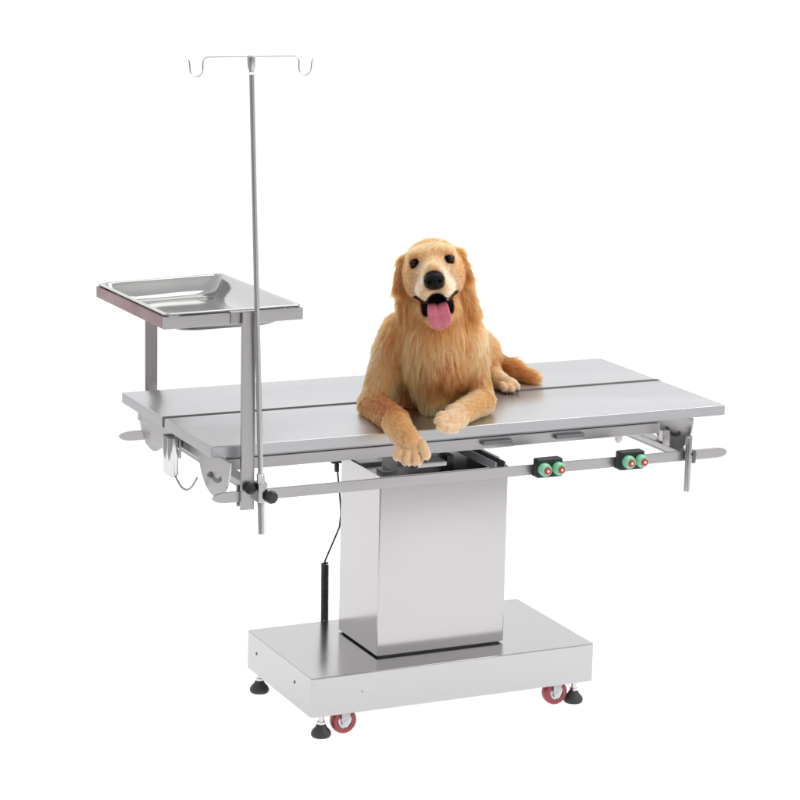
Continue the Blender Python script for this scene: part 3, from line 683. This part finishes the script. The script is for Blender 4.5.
# ---- coat: individual hairs combed over the body
from mathutils.kdtree import KDTree
def coat(N):
    A, B, Cc, D = (V[Q[:, i]] for i in range(4))
    n1 = np.cross(B - A, Cc - A); n2 = np.cross(Cc - A, D - A); fn = n1 + n2
    area = .5 * (np.linalg.norm(n1, axis=1) + np.linalg.norm(n2, axis=1))
    cen = (A + B + Cc + D) / 4
    Lf = W[Q].mean(1) @ lens
    dens = area * np.clip(.020 / np.maximum(Lf, .008), .7, 2.2)
    head_near = np.linalg.norm(cen - np.array(PTS['nose']), axis=1) < .16; dens[head_near] *= 1.7
    bare = np.minimum(lip[Q].mean(1) - .0035, eye[Q].mean(1) - .0020) < 0; dens[bare | (nd[Q].mean(1) < .06) | (cutdist(cen, 'toe') < .0012)] = 0
    dens[(cen[:, 2] < .0015) & (cen[:, 1] > -.08)] = 0
    fi = RNG.choice(len(Q), N, p=dens / dens.sum()); u = RNG.random(N)[:, None]; v = RNG.random(N)[:, None]
    p = (A[fi] * (1 - u) + B[fi] * u) * (1 - v) + (D[fi] * (1 - u) + Cc[fi] * u) * v
    nr = fn[fi]; nr /= np.linalg.norm(nr, axis=1)[:, None]
    g = field(p); e = 4e-4; G = np.stack([field(p + np.eye(3)[i] * e) - g for i in range(3)], 1)
    G /= np.maximum(np.linalg.norm(G, axis=1)[:, None], 1e-9); nr = G
    w = weights(p); fl = w @ flows; Ls = w @ lens; cl = w @ cols
    fl += nr * 0; fl -= nr * (fl * nr).sum(1)[:, None]; fm_ = np.linalg.norm(fl, axis=1)[:, None]; fl /= np.maximum(fm_, .15)
    # locks of hair
    M = N // 22; ci = RNG.choice(N, M, replace=False); kd = KDTree(M)
    for i, j in enumerate(ci): kd.insert(p[j], i)
    kd.balance(); near = np.array([kd.find(q)[1] for q in p]); cidx = ci[near]
    rnd = RNG.normal(size=(N, 3)); lock = RNG.normal(size=(M, 3))[near]
    long_ = np.clip((Ls - .012) / .025, 0, 1)[:, None]
    d = fl + nr * (.34 - .18 * long_) + rnd * (.07 + .03 * long_) + lock * (.10 + .07 * long_)
    d /= np.linalg.norm(d, axis=1)[:, None]
    Ls = Ls * (.75 + .5 * RNG.random(N)) * (1 + .16 * RNG.normal(size=M)[near])
    dsurf = np.minimum(np.minimum(eye_d(p), cutdist(p, 'mouth')), nose_dist(p) * .02); Ls = np.minimum(Ls, .0028 + np.maximum(dsurf, 0) * .8); Ls = np.minimum(Ls, .0012 + np.maximum(cutdist(p, 'toe'), 0) * .9)
    K = 6; pts = np.empty((N, K, 3)); t = np.linspace(0, 1, K)
    bend = -nr * (.16 + .12 * long_) + np.array([0, 0, -.30]) * long_
    ctip = p[cidx] + (fl[cidx] + nr[cidx] * .2) * Ls[:, None]
    curl = np.cross(d, nr); ph = RNG.random(M)[near] * 6.28; amp = (.0034 * long_[:, 0] * RNG.normal(size=M)[near])
    for k in range(K):
        q = p + d * (Ls * t[k])[:, None] + bend * (Ls * t[k] ** 2 * .6)[:, None]
        q += curl * (amp * np.sin(ph + 5 * t[k]) * t[k])[:, None]
        cf = (.45 * long_ + .25) * t[k] ** 1.5; q = q * (1 - cf) + (p + (ctip - p) * t[k]) * cf
        pts[:, k] = q
    # rest on the table instead of passing through it
    wx = pts + np.array(DO); on = (wx[..., 1] > -.0983) & (wx[..., 2] < .7285) & (wx[..., 2] > .66)
    pts[..., 2][on] = .7285 + .003 * RNG.random(on.sum()) - DO.z
    # body's own surface keeps hairs outside
    f = field(pts[:, 1:].reshape(-1, 3)).reshape(N, K - 1); push = np.clip(.0006 - f, 0, .012)
    pts[:, 1:] += nr[:, None, :] * push[..., None]
    tone = 1 + .14 * RNG.normal(size=(N, 1)) + .20 * RNG.normal(size=(M, 1))[near]
    ns_ = np.clip(1 - nose_dist(p) / .30, 0, 1)[:, None]; cl = cl * (1 - ns_ * .75) + np.array([.10, .075, .07]) * ns_ * .75
    mk = np.clip(1 - (eye_d(p) - .0025) / .003, 0, 1)[:, None]; cl = cl * (1 - mk * .8) + np.array([.05, .03, .02]) * mk * .8
    inner = np.clip(1 - (cutdist(p, 'mouth') - .0035) / .0025, 0, 1)[:, None]; cl = cl * (1 - inner * .7) + np.array([.08, .05, .05]) * inner * .7
    cl = np.clip(cl * np.maximum(tone, .3) ** np.array([.7, 1.0, 1.35]), .005, .95)
    return pts, cl, np.where(Ls > .012, 1.0, .8)
def eye_d(p): return cutdist(p, 'eye')
NH = 240000
pts, cl, rs = coat(NH); K = pts.shape[1]
hc = bpy.data.hair_curves.new('fur'); hc.add_curves([K] * NH)
hc.attributes['position'].data.foreach_set('vector', pts.reshape(-1).astype(np.float32))
ra = hc.attributes.get('radius') or hc.attributes.new('radius', 'FLOAT', 'POINT')
ra.data.foreach_set('value', (np.linspace(1, .25, K)[None, :] * (.00029 * rs)[:, None]).ravel().astype(np.float32))
cc = hc.attributes.new('coat', 'FLOAT_COLOR', 'CURVE'); cc.data.foreach_set('color', np.concatenate([cl, np.ones((NH, 1))], 1).ravel().astype(np.float32))
hm = bpy.data.materials.new('golden_coat'); hm.use_nodes = True; ht = hm.node_tree; ht.nodes.remove(ht.nodes['Principled BSDF'])
hb = ht.nodes.new('ShaderNodeBsdfHairPrincipled'); hb.parametrization = 'COLOR'; ha = ht.nodes.new('ShaderNodeAttribute'); ha.attribute_name = 'coat'
hb.inputs['Roughness'].default_value = .42; hb.inputs['Radial Roughness'].default_value = .5; hb.inputs['Coat'].default_value = 0
ht.links.new(ha.outputs['Color'], hb.inputs['Color']); ht.links.new(hb.outputs[0], ht.nodes['Material Output'].inputs['Surface'])
hc.materials.append(hm); fur = bpy.data.objects.new('fur', hc); C.objects.link(fur); fur.parent = dog
